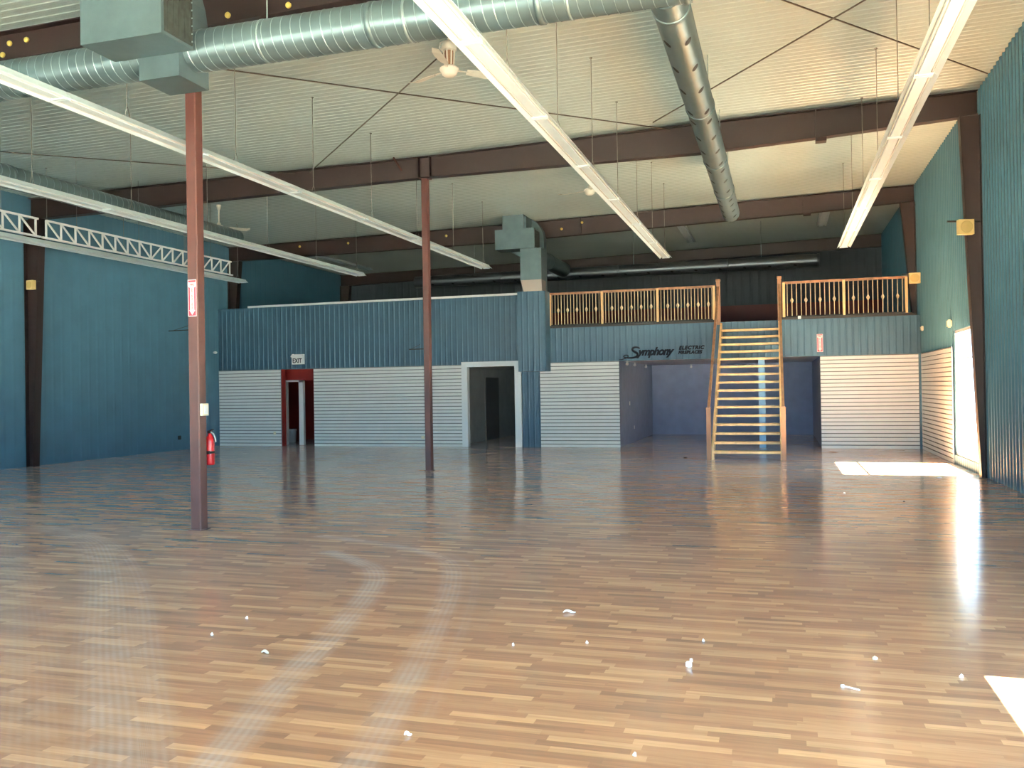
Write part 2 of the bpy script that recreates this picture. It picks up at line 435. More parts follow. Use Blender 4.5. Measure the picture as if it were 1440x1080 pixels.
# ------------------------------------------------------------------ slatwall panels
def slatwall(name, axis, pos, sign, u0, u1, label):
    m_ = MB(); n = 24; h = 2.44/n
    def P(u,d,z): return (u,pos+sign*d,z) if axis == 'y' else (pos+sign*d,u,z)
    prof = [(.0,0.003)]
    for k in range(n):
        z = k*h
        prof += [(.019,z+.003),(.019,z+h-.021),(.001,z+h-.019),(.001,z+h-.001)]
    prof += [(.019,2.44),(.0,2.44)]
    m_.grid([[P(u,d,z) for d,z in prof] for u in (u0,u1)])
    for u in (u0,u1):
        m_.add([P(u,0,.003),P(u,.012,.003),P(u,.012,2.44),P(u,0,2.44)], [(0,1,2,3)])
    o = m_.build(name, M['slat']); o.data.materials.append(M['groove'])
    nseg = len(prof)-1
    for q in range(nseg):
        if (q-1) % 4 in (1,2) and 1 <= q < nseg-2: o.data.polygons[q].material_index = 1
    tag(o, label, 'slatwall', 'white slatwall panels', 'thing'); return o
yS = YB-.017
slatwall('slatwall','y',yS,-1,XL+.02,-15.19,'white slatwall panel left of the red doorway, in the left corner')
slatwall('slatwall','y',yS,-1,-14.01,-9.06,'wide white slatwall panel between the red doorway and the white-cased doorway')
slatwall('slatwall','y',yS,-1,-6.64,-4.33,'white slatwall panel between the boxed blue chase and the blue alcove')
slatwall('slatwall','y',yS,-1,1.02,XR-.10,'cream-lit slatwall panel right of the staircase, facing the room')
slatwall('slatwall','x',XR-.029,-1,20.22,YB-.10,'narrow slatwall panel on the right side wall beside the bright window')

# ------------------------------------------------------------------ steel frame
def rafter(label, Y, knots, xa, xb, skew=0, splices=(), fw_=.2):
    zb = lambda x: next((z0+(z1_-z0)*(x-a)/(b-a) for (a,z0),(b,z1_) in zip(knots,knots[1:]) if x <= b+1e-6), knots[-1][1])
    yy = lambda x: Y + (x-XR)*skew
    t = thing('rafter', ((xa+xb)/2, yy((xa+xb)/2), zb((xa+xb)/2)), label, 'roof beam', 'maroon roof beams')
    xs_ = sorted({xa,xb,-7.05,*[k[0] for k in knots if xa < k[0] < xb]})
    def strip(zlo, zhi, w):
        m_ = MB()
        rows_ = []
        for x in xs_:
            a, b = zlo(x), zhi(x); y_ = yy(x)
            rows_.append([(x,y_-w,a),(x,y_+w,a),(x,y_+w,b),(x,y_-w,b),(x,y_-w,a)])
        m_.grid(rows_)
        for r_ in (rows_[0][:4], rows_[-1][:4]): m_.add(r_, [(0,1,2,3)])
        return m_
    top = lambda x: zc(x)-.035
    strip(lambda x: zb(x)+.016, lambda x: top(x)-.016, .008).build('web', M['beam'], t)
    strip(lambda x: top(x)-.016, top, fw_/2).build('flange', M['beam'], t)
    strip(zb, lambda x: zb(x)+.016, fw_/2).build('flange', M['beam'], t)
    for x, drop in splices:
        m_ = MB(); y_ = yy(x)
        m_.box(x-.012,x+.012,y_-.1,y_+.1,zb(x)-drop,top(x)+.0)
        if drop: m_.box(x,x+.18,y_-.1,y_+.1,zb(x)-drop,zb(x)-.002)
        m_.build('splice_plate', M['beam'], t)
    return t, zb, yy
r0 = rafter('maroon steel roof beam nearest the camera, behind the big silver duct', 9.3, [(-17.5,6.2),(-7,6.24),(3.5,6.45)], XL+.02, XR-.05, 0, [(-7.0,0)])
r1 = rafter('long maroon steel roof beam resting on the farther of the two free-standing posts', 17.34, [(-17.5,6.02),(-14,6.07),(-7.05,6.2),(-1.4,6.2),(.87,6.3),(3.49,6.45)], XL+.02, XR-.05, .016, [(.72,.07),(-7.25,0),(-7.0,0)])
r2 = rafter('maroon steel roof beam above the mezzanine front, behind the square silver unit', 25.05, [(-17.5,6.08),(-8.27,6.11),(.69,6.34),(3.5,6.47)], XL+.02, XR-.05, 0, [(.69,.05),(-5.5,0)])
r3 = rafter('dark maroon roof beam at the rear wall of the mezzanine', 32.8, [(-17.5,6.1),(-7.4,6.25),(3.5,6.45)], XL+.02, XR-.05, 0)
# small zinc fittings on the beams
def beam_bolt(x, y, z, label):
    m_ = MB(); m_.lathe((x,y,z), [(0,-.03),(.03,-.03),(.038,-.02),(.038,.0),(0.02,.01)], 10, 'y')
    o = m_.build('beam_clip', M['bolt']); tag(o, label, 'clip', 'pale clips on the roof beams', 'thing')
beam_bolt(-6.44,9.281,6.37,'round yellow clip on the near roof beam just right of the duct elbow')
beam_bolt(-5.59,9.281,6.37,'round yellow clip on the near roof beam, second from the duct elbow')
beam_bolt(-9.98,9.281,6.33,'round yellow clip on the near roof beam at the far left edge')
beam_bolt(-9.86,9.281,6.47,'pale round clip high on the near roof beam, left of its pair')
beam_bolt(-9.57,9.281,6.48,'pale round clip high on the near roof beam, right of its pair')
beam_bolt(-6.08,25.031,6.39,'yellow clip on the mezzanine roof beam right of the square silver unit')
beam_bolt(-5.44,24.939,6.52,'pale clip on the splice of the mezzanine roof beam')
beam_bolt(-14.8,25.031,6.42,'pale clip on the mezzanine roof beam, nearest its left end')
beam_bolt(-13.06,25.031,6.42,'pale clip on the mezzanine roof beam above the end of a white light row')
beam_bolt(-9.72,25.031,6.43,'pale clip on the mezzanine roof beam just right of the far post')

def post(x0,x1,y0,y1,z1,label):
    t = thing('steel_post', ((x0+x1)/2,(y0+y1)/2,0), label, 'column', 'free-standing maroon posts')
    m_ = MB(); e = .012   # square tube with eased corners
    poly = [(x0+e,y0),(x1-e,y0),(x1,y0+e),(x1,y1-e),(x1-e,y1),(x0+e,y1),(x0,y1-e),(x0,y0+e)]
    m_.prism(poly,'z',.012,z1); m_.build('shaft', M['steel'], t)
    m_ = MB(); m_.box(x0-.02,x1+.02,y0-.02,y1+.02,0,.012); m_.build('base_plate', M['steel'], t)
    m_ = MB(); m_.box(x0-.05,x1+.05,y0-.02,y1+.02,z1-.002,z1+.014); m_.build('cap_plate', M['steel'], t)
    return t
post(-7.07,-6.92,9.25,9.40,6.222,'nearer free-standing maroon steel post carrying the red fire sign')
post(-7.20,-7.06,17.11,17.24,6.18,'farther free-standing maroon steel post in the middle of the floor')

def frame_column(side, Y, zb_, zt, db, dt, label):
    wall = XR-.03 if side > 0 else XL+.014
    sg = -side
    t = thing('frame_column', (wall+sg*.1,Y,zb_), label, 'column', 'tapered maroon wall columns')
    m_ = MB(); m_.prism([(wall+sg*.012,zb_),(wall+sg*(db-.014),zb_),(wall+sg*(dt-.014),zt),(wall+sg*.012,zt)],'y',Y-.008,Y+.008); m_.build('web', M['beam'], t)
    m_ = MB(); m_.prism([(wall+sg*(db-.014),zb_),(wall+sg*db,zb_),(wall+sg*dt,zt),(wall+sg*(dt-.014),zt)],'y',Y-.1,Y+.1); m_.build('flange', M['beam'], t)
    m_ = MB(); m_.box(wall,wall+sg*.012,Y-.1,Y+.1,zb_,zt); m_.build('flange', M['beam'], t)
    return t
frame_column(1, 17.24, 0, 6.425, .09, .34, 'tapered maroon column on the right wall beside the bright window')
frame_column(1, 25.05, 3.44, 6.445, .12, .36, 'maroon column on the right wall above the mezzanine railing')
frame_column(-1, 16.87, 0, 6.0, .20, .48, 'tapered maroon column on the left wall carrying a yellowed speaker')
frame_column(-1, 25.05, 3.44, 6.07, .2, .45, 'dark maroon column in the left corner above the blue parapet')
frame_column(-1, 32.8, 3.44, 6.1, .2, .45, 'dark column on the left wall at the very back of the mezzanine')
# blue post inside the alcove mouth
m_ = MB(); m_.box(-.56,-.39,24.6,24.74,0,2.455); tag(m_.build('support_post', mat('pale blue paint',(120,168,206),.5)), 'pale blue square post behind the open staircase', 'post', None, 'thing')
# flange brace over beam
m_ = MB(); m_.bar((-7.78,17.0,6.66),(-7.66,17.16,6.40),.03,.03); tag(m_.build('flange_brace', M['steel']), 'short maroon angle brace on the long roof beam left of the far post', 'brace', None, 'thing')

# brace rods under the roof ------------------------------------------------------
def rod(p, q, label, dz=0):
    m_ = MB(); P0 = Vector((p[0],p[1],zc(p[0])-.10-dz)); P1 = Vector((q[0],q[1],zc(q[0])-.10-dz))
    m_.tube([P0,(P0+P1)/2-Vector((0,0,.01)),P1], .011, 6)
    tag(m_.build('brace_rod', M['rod']), label, 'brace rod', 'cross-bracing rods under the roof', 'thing')
rod((-9.85,9.42),(-1.95,17.14),'thin dark brace rod over the middle bay, falling from upper left to lower right')
rod((-2.15,9.42),(-9.8,17.02),'thin dark brace rod falling down to the left from the near white ceiling fan',.03)
rod((-1.85,9.42),(3.38,16.2),'thin dark brace rod right of the perforated duct, running down to the right wall')
rod((3.38,9.55),(-2.2,16.45),'thin dark brace rod right of the perforated duct, running down to the left behind it',.03)
rod((-17.4,10.9),(-10.2,17.1),'thin dark brace rod over the left bay behind the nearer post')

# ------------------------------------------------------------------ fluorescent rows
PROFILE = [(-.150,.0),(-.092,.050),(-.060,.050),(-.056,.012),(.056,.012),(.060,.050),(.092,.050),(.150,.0),(.150,.006),(.094,.058),(.062,.100),(-.062,.100),(-.094,.058),(-.150,.006)]
def light_row(X, z, y_end, n, sec, label, h0, hs, hn):
    t = thing('fluorescent_light_row', (X, y_end-n*sec/2, z), label, 'light fixture', 'long white fluorescent rows')
    house = MB(); a = y_end-sec
    house.prism([(X+u,z+v) for u,v in PROFILE],'y',a+.004,a+sec-.004)
    h = house.build('light_housing', M['fixture'], t)
    tb = []
    for sx in (-.076,.076):
        k = MB(); k.tube([(X+sx,a+.06,z+.026),(X+sx,a+sec-.06,z+.026)], .013, 8)
        tb.append(k.build('fluorescent_tube', M['tube'], t))
    le = []
    for ya in (a+.008, a+sec-.05):
        e = MB(); e.box(X-.092,X+.092,ya,ya+.042,z+.004,z+.05); le.append(e.build('lamp_holder', M['fixture'], t))
    for k in range(1,n):
        for o in (h,tb[0],tb[1],le[0],le[1]):
            c = o.copy(); C.objects.link(c); c.location = o.location - Vector((0,k*sec,0))
    w = None
    top = zc(X)
    for k in range(hn):
        y_ = h0-hs*k
        if w is None:
            w = MB(); w.tube([(X,y_,z+.26),(X,y_,top+.0)], .006, 6); w.tube([(X-.05,y_,z+.09),(X,y_,z+.26)], .004, 5); w.tube([(X+.05,y_,z+.09),(X,y_,z+.26)], .004, 5); w.lathe((X,y_,top-.012), [(.0,.012),(.022,.012),(.022,0),(0,0)], 8)
            w0 = w.build('hanger_wire', M['wire'], t)
        else:
            c = w0.copy(); C.objects.link(c); c.location = w0.location - Vector((0,hs*k,0))
    return t
light_row(1.50,4.93,22.2,9,2.42,'long white fluorescent light row nearest the right wall', 21.9,2.45,8)
light_row(-2.70,4.93,22.2,9,2.42,'long white fluorescent light row in the middle, left of the perforated duct', 22.0,2.2,9)
light_row(-7.47,4.93,22.2,9,2.42,'long white fluorescent light row passing behind the nearer maroon post', 21.9,2.2,8)
light_row(-11.18,4.93,22.2,8,2.42,'long white fluorescent light row above the lattice truss, ending left of the far post', 21.9,2.2,7)
light_row(-15.0,4.93,22.2,7,2.42,'lowest white fluorescent light row, along the left wall under the white lattice truss', 21.9,2.3,5)
# dim strips on the mezzanine ceiling
def ceil_strip(x, y0, y1, label):
    z = zc(x)-.09; m_ = MB(); m_.prism([(x+u,z+v*.8) for u,v in PROFILE],'y',y0,y1)
    tag(m_.build('ceiling_light_strip', M['fixture']), label, 'light fixture', 'unlit strips on the mezzanine ceiling', 'thing')
ceil_strip(-15.55,27.5,31.6,'dim light strip on the dark mezzanine ceiling at the left')
ceil_strip(-2.85,27.3,30.9,'dim light strip on the mezzanine ceiling between the middle light row and the perforated duct')
ceil_strip(1.35,27.3,29.9,'dim light strip on the mezzanine ceiling behind the right light row')

# ------------------------------------------------------------------ lattice truss
def truss(y0, y1, n, label, flip=None):
    X = -14.0; zl, zh = 4.87, 5.22
    t = thing('lattice_truss', (X,(y0+y1)/2,zl), label, 'truss', 'white lattice trusses')
    for z in (zl, zh):
        m_ = MB(); m_.bar((X,y0-(.1 if z == zl else 0),z),(X,y1+(.12 if z == zl else .06),z),.045,.035); m_.build('chord', M['white'], t)
    st = (y1-y0)/n
    for k in range(n+1):
        m_ = MB(); m_.bar((X,y0+k*st,zl),(X,y0+k*st,zh),.03,.03,(0,1,0)); m_.build('upright', M['white'], t)
    for k in range(n):
        a, b = y0+k*st, y0+(k+1)*st
        m_ = MB()
        if k < flip: m_.bar((X,a,zh),(X,b,zl),.028,.028)
        else: m_.bar((X,a,zl),(X,b,zh),.028,.028)
        m_.build('diagonal', M['white'], t)
    for y_ in (y0+.8, (y0+y1)/2-.4, (y0+y1)/2+1.2, y1-.8):
        m_ = MB(); m_.tube([(X,y_,zh),(X,y_,zh+.06)], .012, 6); m_.tube([(X,y_,zh+.05),(X,y_,zc(X))], .004, 5); m_.build('hanger_wire', M['wire'], t)
truss(13.98,20.08,16,'white lattice truss hanging before the left wall, the whole one behind the nearer post',8)
truss(7.6,13.72,16,'white lattice truss cut off by the left edge of the photo',16)

# ------------------------------------------------------------------ ductwork
def spiral(m_, axis, c, r, a, b, pitch, n=20):
    pts = []; L_ = b-a; k = int(abs(L_)/pitch*n)
    for i in range(k+1):
        t = i/n*2*PI; s = a+L_*i/k
        if axis == 'x': pts.append((s, c[0]+r*math.cos(t), c[1]+r*math.sin(t)))
        else: pts.append((c[0]+r*math.cos(t), s, c[1]+r*math.sin(t)))
    m_.tube(pts, .005, 4, True, False)
def duct(parent, name, axis, c, r, a, b, seam=None, collars=(), mt='galv'):
    m_ = MB()
    if axis == 'x': m_.tube([(a,c[0],c[1]),(b,c[0],c[1])], r, 40)
    else: m_.tube([(c[0],a,c[1]),(c[0],b,c[1])], r, 40)
    o = m_.build(name, M[mt], parent)
    if seam:
        s = MB(); spiral(s, axis, c, r+.001, a, b, seam); s.build('spiral_seam', M['galvseam'], o)
    for u in collars:
        s = MB(); prof = [(r,-.03),(r+.009,-.028),(r+.009,.028),(r,.03)]
        s.lathe((u,c[0],c[1]) if axis == 'x' else (c[0],u,c[1]), prof, 40, axis); s.build('collar', M[mt], o)
    return o
def slots(parent, axis, c, r, us, angs, ln=.088, wd=.125):
    m_ = MB()
    for u in us:
        for th in angs:
            sg = 1 if th > 0 else -1
            vs = []
            for k in range(12):
                t = 2*PI*k/12; e1 = ln/2*math.cos(t)
                du = wd/2*math.sin(t) - .8*sg*e1; dt = e1/r
                a_ = th+dt; s_, z_ = math.sin(a_)*(r+.005), -math.cos(a_)*(r+.005)
                vs.append((c[0]+s_, u+du, c[1]+z_) if axis == 'y' else (u+du, c[0]+s_, c[1]+z_))
            cs, cz_ = math.sin(th)*(r+.007), -math.cos(th)*(r+.007)
            vs.append((c[0]+cs, u, c[1]+cz_) if axis == 'y' else (u, c[0]+cs, c[1]+cz_))
            m_.add(vs, [(k,(k+1)%12,12) for k in range(12)])
    return m_.build('air_slots', M['dark'], parent)
hv = thing('ductwork', (-6.5,8.35,5.2), 'large silver spiral ductwork near the camera with its square unit, perforated branch and left branch', 'ductwork')
zD, yD = 5.55, 8.35
m_ = MB(); m_.box(-7.08,-6.05,7.56,8.07,5.445,6.02); ub = m_.build('return_box', M['galv'], hv)
m_ = MB(); m_.box(-6.05,-6.038,7.60,8.05,5.48,5.99)
for k in range(5): m_.box(-6.038,-6.030,7.64+.09*k,7.66+.09*k,5.50,5.97)
g = m_.build('return_grille', M['grille'], ub)
for k in range(6):
    m_ = MB(); m_.lathe((-6.03,8.03,5.52+.085*k), [(0,.012),(.008,.006),(.008,-.01)], 8, 'x'); m_.build('screw', M['galvseam'], ub)
m_ = MB(); m_.box(-6.95,-6.4,7.62,8.07,6.02,zc(-6.7)-.002); m_.build('supply_riser', M['galv'], hv)
m_ = MB(); m_.box(-6.77,-6.24,8.08,8.60,5.20,5.77); m_.build('supply_box', M['galv'], hv)
m_ = MB()  # elbow rising behind the box
m_.prism([(-6.77,5.77),(-6.24,5.77),(-6.245,5.95),(-6.27,6.12),(-6.32,6.3),(-6.42,6.46),(-6.56,6.58),(-6.77,6.62)],'y',8.10,8.60); m_.build('duct_elbow', M['galv'], hv)
duct(hv,'main_duct','x',(yD,zD),.225,-6.24,-.74,.118,(-4.0,-2.2,-.78))
duct(hv,'main_duct','x',(yD,zD),.225,-13.05,-6.77,.118,(-9.2,-11.0))
duct(hv,'side_duct','y',(-12.85,zD),.2,yD,18.75,.16,(12.,15.))
bd = duct(hv,'perforated_duct','y',(-.99,zD),.19,yD+.18,20.1,None,(8.9,12.23,15.15,17.6))
slots(bd,'y',(-.99,zD),.19,[9.49,10.3,11.1,12.0,12.46,13.3,14.1,14.9,15.4,16.2,17.06,17.9,18.4,19.0,19.6],(-.63,.61))
for (x,y_,r_) in ((-9.7,yD,.225),(-5.3,yD,.225),(-3.6,yD,.225),(-1.9,yD,.225)):
    m_ = MB(); m_.lathe((x,yD,zD),[(r_+.002,-.015),(r_+.006,-.015),(r_+.006,.015),(r_+.002,.015)],32,'x'); m_.tube([(x,yD,zD+r_),(x,yD,zc(x))],.008,6); m_.build('duct_hanger', M['galvseam'], hv)
for y_ in (10.6,13.8,16.6,19.2):
    m_ = MB(); m_.tube([(-.99,y_,zD+.19),(-.99,y_,zc(-.99))],.008,6); m_.build('duct_hanger', M['galvseam'], hv)

h2 = thing('ductwork', (-6.8,24.1,4.47), 'stepped silver ductwork rising from the blue chase, with dark round ducts over the mezzanine', 'ductwork')
m_ = MB(); m_.box(-7.55,-6.92,23.9,24.6,6.27,zc(-7.2)-.0); m_.box(-6.92,-6.85,23.95,24.5,6.27,6.62); m_.build('supply_riser', M['galv'], h2)
m_ = MB(); m_.box(-7.77,-6.60,23.86,24.44,5.70,6.27); rb = m_.build('return_box', M['galv'], h2)
m_ = MB(); m_.box(-6.60,-6.588,23.92,24.40,5.74,6.22); m_.build('return_grille', M['grille'], rb)
m_ = MB(); m_.box(-7.04,-6.42,23.92,24.40,4.80,5.70); m_.build('drop_duct', M['galv'], h2)
m_ = MB()
a = [(-7.04,23.92,4.80),(-6.42,23.92,4.80),(-6.42,24.40,4.80),(-7.04,24.40,4.80)]; b = [(-6.97,23.98,4.475),(-6.42,23.98,4.475),(-6.42,24.40,4.475),(-6.97,24.40,4.475)]
m_.add(b+a, [(3,2,1,0),(4,5,6,7),(0,1,5,4),(1,2,6,5),(2,3,7,6),(3,0,4,7)]); m_.build('drop_collar', mat('rusty galvanised',(150,140,134),.5,metal=.5), h2)
m_ = MB()
poly = [(-7.65,6.60),(-7.12,6.72)]+[(-7.12+.60*math.sin(t*PI/20),6.0+.72*math.cos(t*PI/20)) for t in range(1,11)]+[(-6.52,3.44),(-7.10,3.44),(-7.10,5.5),(-7.65,5.8)]
m_.prism(poly,'y',24.62,24.93); m_.build('duct_elbow', M['galv'], h2)
duct(h2,'link_duct','y',(-6.82,5.62),.24,24.93,28.3,None,(26.2,))
md = duct(h2,'mezzanine_duct','x',(28.4,5.5),.2,-12.2,1.22,None,(-9,-5,-1.5,1.18),'duskduct')
slots(md,'x',(28.4,5.5),.2,[-11.5+.75*k for k in range(17)],(-.9,),.06,.09)
for x in (-10,-4.5,-.5):
    m_ = MB(); m_.tube([(x,28.4,5.7),(x,28.4,zc(x))],.008,6); m_.build('duct_hanger', M['galvseam'], h2)

# ------------------------------------------------------------------ ceiling fans
def fan(x, y, z, rot, label, ribs=False):
    top = zc(x); t = thing('ceiling_fan', (x,y,z), label, 'ceiling fan', 'white ceiling fans')
    if ribs:   # exposed motor with brown windings
        m_ = MB(); m_.lathe((x,y,z), [(.0,.46),(.07,.455),(.105,.40),(.11,.33),(.085,.315),(0,.315)], 20); m_.build('canopy', M['fan'], t)
        m_ = MB(); m_.lathe((x,y,z), [(.062,.32),(.058,.12)], 20); mot = m_.build('motor', M['rust'], t)
        m_ = MB()
        for k in range(8):
            q = 2*PI*k/8; m_.bar((x+.088*math.cos(q),y+.088*math.sin(q),z+.325),(x+.066*math.cos(q),y+.066*math.sin(q),z+.1),.02,.012,(math.cos(q),math.sin(q),0))
        m_.build('cage', M['fan'], mot)
        m_ = MB(); m_.tube([(x-.09,y,z+.33),(x-.145,y,z+.38),(x-.13,y,z+.45),(x-.06,y,z+.47)],.012,8); m_.build('hook', M['fan'], t)
        m_ = MB(); m_.tube([(x,y,z+.45),(x,y,top)],.018,10); m_.build('downrod', M['fan'], t)
    else:
        m_ = MB(); m_.lathe((x,y,top), [(0,.0),(.06,0),(.055,-.06),(.035,-.13),(0,-.13)], 16); m_.build('canopy', M['fan'], t)
        m_ = MB(); m_.tube([(x,y,z+.06),(x,y,top-.12)],.018,10); m_.build('downrod', M['fan'], t)
        m_ = MB(); m_.lathe((x,y,z), [(0,.17),(.045,.16),(.05,.09),(.03,.07)], 16); m_.build('collar', M['fan'], t)
    m_ = MB(); m_.lathe((x,y,z), [(0,.105),(.09,.10),(.135,.07),(.14,.045),(.115,.02),(.105,-.02),(.06,-.05),(0,-.055)], 28); m_.build('motor_housing', M['fan'], t)
    for k in range(3):
        q = rot+k*2*PI/3; d = Vector((math.cos(q),math.sin(q),0)); n_ = Vector((-math.sin(q),math.cos(q),0)); o = Vector((x,y,z+.045))
        m_ = MB(); m_.bar(o+d*.12,o+d*.30,.03,.008); br = m_
        bl = MB(); rows_ = []
        for s_, w_, dz in ((.26,.045,.004),(.36,.065,.0),(.55,.075,-.012),(.70,.07,-.012),(.78,.05,.012)):
            c = o+d*s_+Vector((0,0,dz))
            rows_.append([c-n_*w_+Vector((0,0,.018)), c+n_*w_-Vector((0,0,.018)), c+n_*w_-Vector((0,0,.026)), c-n_*w_+Vector((0,0,.010)), c-n_*w_+Vector((0,0,.018))])
        bl.grid(rows_); bl.add(rows_[0][:4],[(0,1,2,3)]); bl.add(rows_[-1][:4],[(3,2,1,0)])
        b_ = bl.build('fan_blade', M['fan'], t); br.build('blade_arm', M['fan'], b_)
fan(-4.42,11.6,6.20,2.75,'white ceiling fan nearest the camera, left of the middle light row', True)
fan(-4.15,19.9,6.22,3.0,'white ceiling fan beyond the long roof beam, partly behind the middle light row')
fan(-13.9,19.5,5.98,.75,'small white ceiling fan on a downrod right of the nearer post')

# ------------------------------------------------------------------ staircase
st = thing('staircase', (-.73,20.5,0), 'open-tread wooden staircase climbing to the mezzanine between two railings', 'staircase')
xa, xb = -1.53, .0; rise, run, y0s = .2005, .2425, 20.52
tr_ = None
for k in range(16):
    y_ = y0s+run*k; z = rise*(k+1)
    if tr_ is None:
        m_ = MB(); m_.prism([(y_-.02,z-.055),(y_+.25,z-.055),(y_+.25,z),(y_-.012,z),(y_-.02,z-.012)],'x',xa+.05,xb-.02); tr_ = m_.build('tread', M['oak'], st)
    else:
        c = tr_.copy(); C.objects.link(c); c.location = tr_.location+Vector((0,run*k,rise*k))
for sx in (xa,xb-.02):
    m_ = MB(); sl = rise/run; ye = YB-.03
    m_.prism([(y0s-.04,0),(y0s+.22,0),(ye,(ye-y0s-.22)*sl),(ye,3.40),(ye-.10,3.40),(y0s-.04,.30)],'x',sx,sx+.05); m_.build('stringer', M['oak'], st)
for sx in (-1.585,.055):
    m_ = MB(); m_.box(sx-.05,sx+.05,20.44,20.54,0,1.17); np_ = m_.build('newel_post', M['oakdark'], st)
    m_ = MB(); m_.box(sx-.062,sx+.062,20.428,20.552,1.17,1.19); m_.prism([(sx-.055,1.19),(sx+.055,1.19),(sx+.03,1.215),(sx-.03,1.215)],'y',20.44,20.54); m_.build('post_cap', M['oakdark'], np_)
for sx in (-1.575,.02):
    m_ = MB(); m_.box(sx-.05,sx+.05,YB-.03,YB+.07,3.36,4.55); np_ = m_.build('newel_post', M['oakdark'], st)
    m_ = MB(); m_.box(sx-.062,sx+.062,YB-.042,YB+.082,4.55,4.60); m_.build('post_cap', M['oakdark'], np_)
for sx, sx2 in ((-1.585,-1.575),(.055,.02)):
    m_ = MB(); m_.bar((sx,20.5,1.12),(sx2,YB-.0,4.38),.06,.07); m_.build('handrail', M['oakdark'], st)

# ------------------------------------------------------------------ railings
def railing(xa, xb, nb, per, knots, label):
    z0, z1_ = 3.50, 4.44; yy = YB+.03
    t = thing('railing', ((xa+xb)/2,yy,3.5), label, 'railing', 'mezzanine railings')
    m_ = MB(); m_.box(xa,xb,yy-.035,yy+.035,z1_-.05,z1_+.01); m_.build('handrail', M['oakdark'], t)
    m_ = MB(); m_.box(xa,xb,yy-.02,yy+.02,z0+.0,z0+.03); m_.build('bottom_rail', M['mezz'], t)
    w = (xb-xa)/nb
    for k in range(nb+1):
        x = xa+w*k; x = min(max(x,xa+.03),xb-.03)
        m_ = MB(); m_.box(x-.032,x+.032,yy-.055,yy+.02,z0-.06,z1_-.02); m_.build('post', M['oak'], t)
    zk = z0+.44
    plain = None; kn = None
    for k in range(nb):
        for i in range(1,per+1):
            x = xa+w*k+w*i/(per+1)
            if i in knots:
                if kn is None:
                    m_ = MB(); x0_ = x
                    m_.lathe((x,yy-.0,0), [(.011,z0+.03),(.011,zk-.07),(.016,zk-.06),(.040,zk-.012),(.040,zk+.012),(.016,zk+.06),(.011,zk+.07),(.011,z1_-.05)], 8); kn = m_.build('knotted_baluster', M['baluster'], t)
                else:
                    c = kn.copy(); C.objects.link(c); c.location = kn.location+Vector((x-x0_,0,0))
            else:
                if plain is None:
                    m_ = MB(); x1_ = x; m_.tube([(x,yy,z0+.03),(x,yy,z1_-.05)], .010, 8); plain = m_.build('baluster', M['baluster'], t)
                else:
                    c = plain.copy(); C.objects.link(c); c.location = plain.location+Vector((x-x1_,0,0))
railing(-6.36,-1.66,3,16,(3,6,9,12,15),'longer mezzanine railing left of the staircase, with knotted balusters')
railing(.10,3.17,2,12,(2,5,8,11),'shorter mezzanine railing right of the staircase, with knotted balusters')

# ------------------------------------------------------------------ signs and small fittings
R90 = (PI/2,0,0)
def fire_sign(x, y, z0, z1_, w, label):
    t = thing('fire_sign', (x,y,z0), label, 'sign', 'red fire extinguisher signs'); h = z1_-z0
    m_ = MB(); m_.box(x-w/2,x+w/2,y-.004,y,z0,z1_); m_.build('sign_plate', M['signred'], t)
    b = w*.07; m_ = MB(); ya, yb_ = y-.0055, y-.004
    m_.box(x-w/2,x+w/2,ya,yb_,z0,z0+b); m_.box(x-w/2,x-w/2+b,ya,yb_,z0,z1_); m_.box(x+w/2-b,x+w/2,ya,yb_,z0,z1_); m_.box(x-w/2,x+w/2,ya,yb_,z1_-b,z1_); m_.build('border', M['signwhite'], t)
    m_ = MB(); hw = w*.40; sw = w*.24
    m_.prism([(x-hw,z1_-h*.07),(x+hw,z1_-h*.07),(x+hw,z1_-h*.19),(x+sw,z1_-h*.22),(x+sw,z0+h*.17),(x+hw*.85,z0+h*.17),(x,z0+h*.04),(x-hw*.85,z0+h*.17),(x-sw,z0+h*.17),(x-sw,z1_-h*.22),(x-hw,z1_-h*.19)],'y',y-.006,y-.004); m_.build('arrow', M['signwhite'], t)
    text('lettering',[('FIRE',w*.30,(x,y-.0065,z1_-h*.165),0,.001,.0005,1,'CENTER',1)]+[(ch,h*.062,(x,y-.0065,z1_-h*(.275+.047*i)),0,.001,.0005,1,'CENTER',1) for i, ch in enumerate('EXTINGUISHER')],M['signink'],t)
fire_sign(-6.995,9.249,2.67,3.13,.125,'red fire extinguisher sign with white arrow on the nearer maroon post')
fire_sign(1.02,YB-.02,2.55,3.02,.15,'red fire extinguisher sign on the blue wall above the slatwall right of the staircase')

t = thing('exit_sign', (-14.55,YB-.02,2.58), 'white exit sign box on the blue wall above the red doorway', 'exit sign')
m_ = MB(); m_.box(-14.74,-14.33,YB-.09,YB-.015,2.585,2.90); m_.build('sign_box', M['plastic'], t)
m_ = MB(); m_.prism([(-14.80,2.83),(-14.74,2.79),(-14.74,2.91),(-14.70,2.91)],'y',YB-.08,YB-.03); m_.build('bracket', M['plastic'], t)
text('lettering',[('EXIT',.20,(-14.72,YB-.092,2.63),0,.006,.001,.80,'LEFT',1)],M['ink'],t)

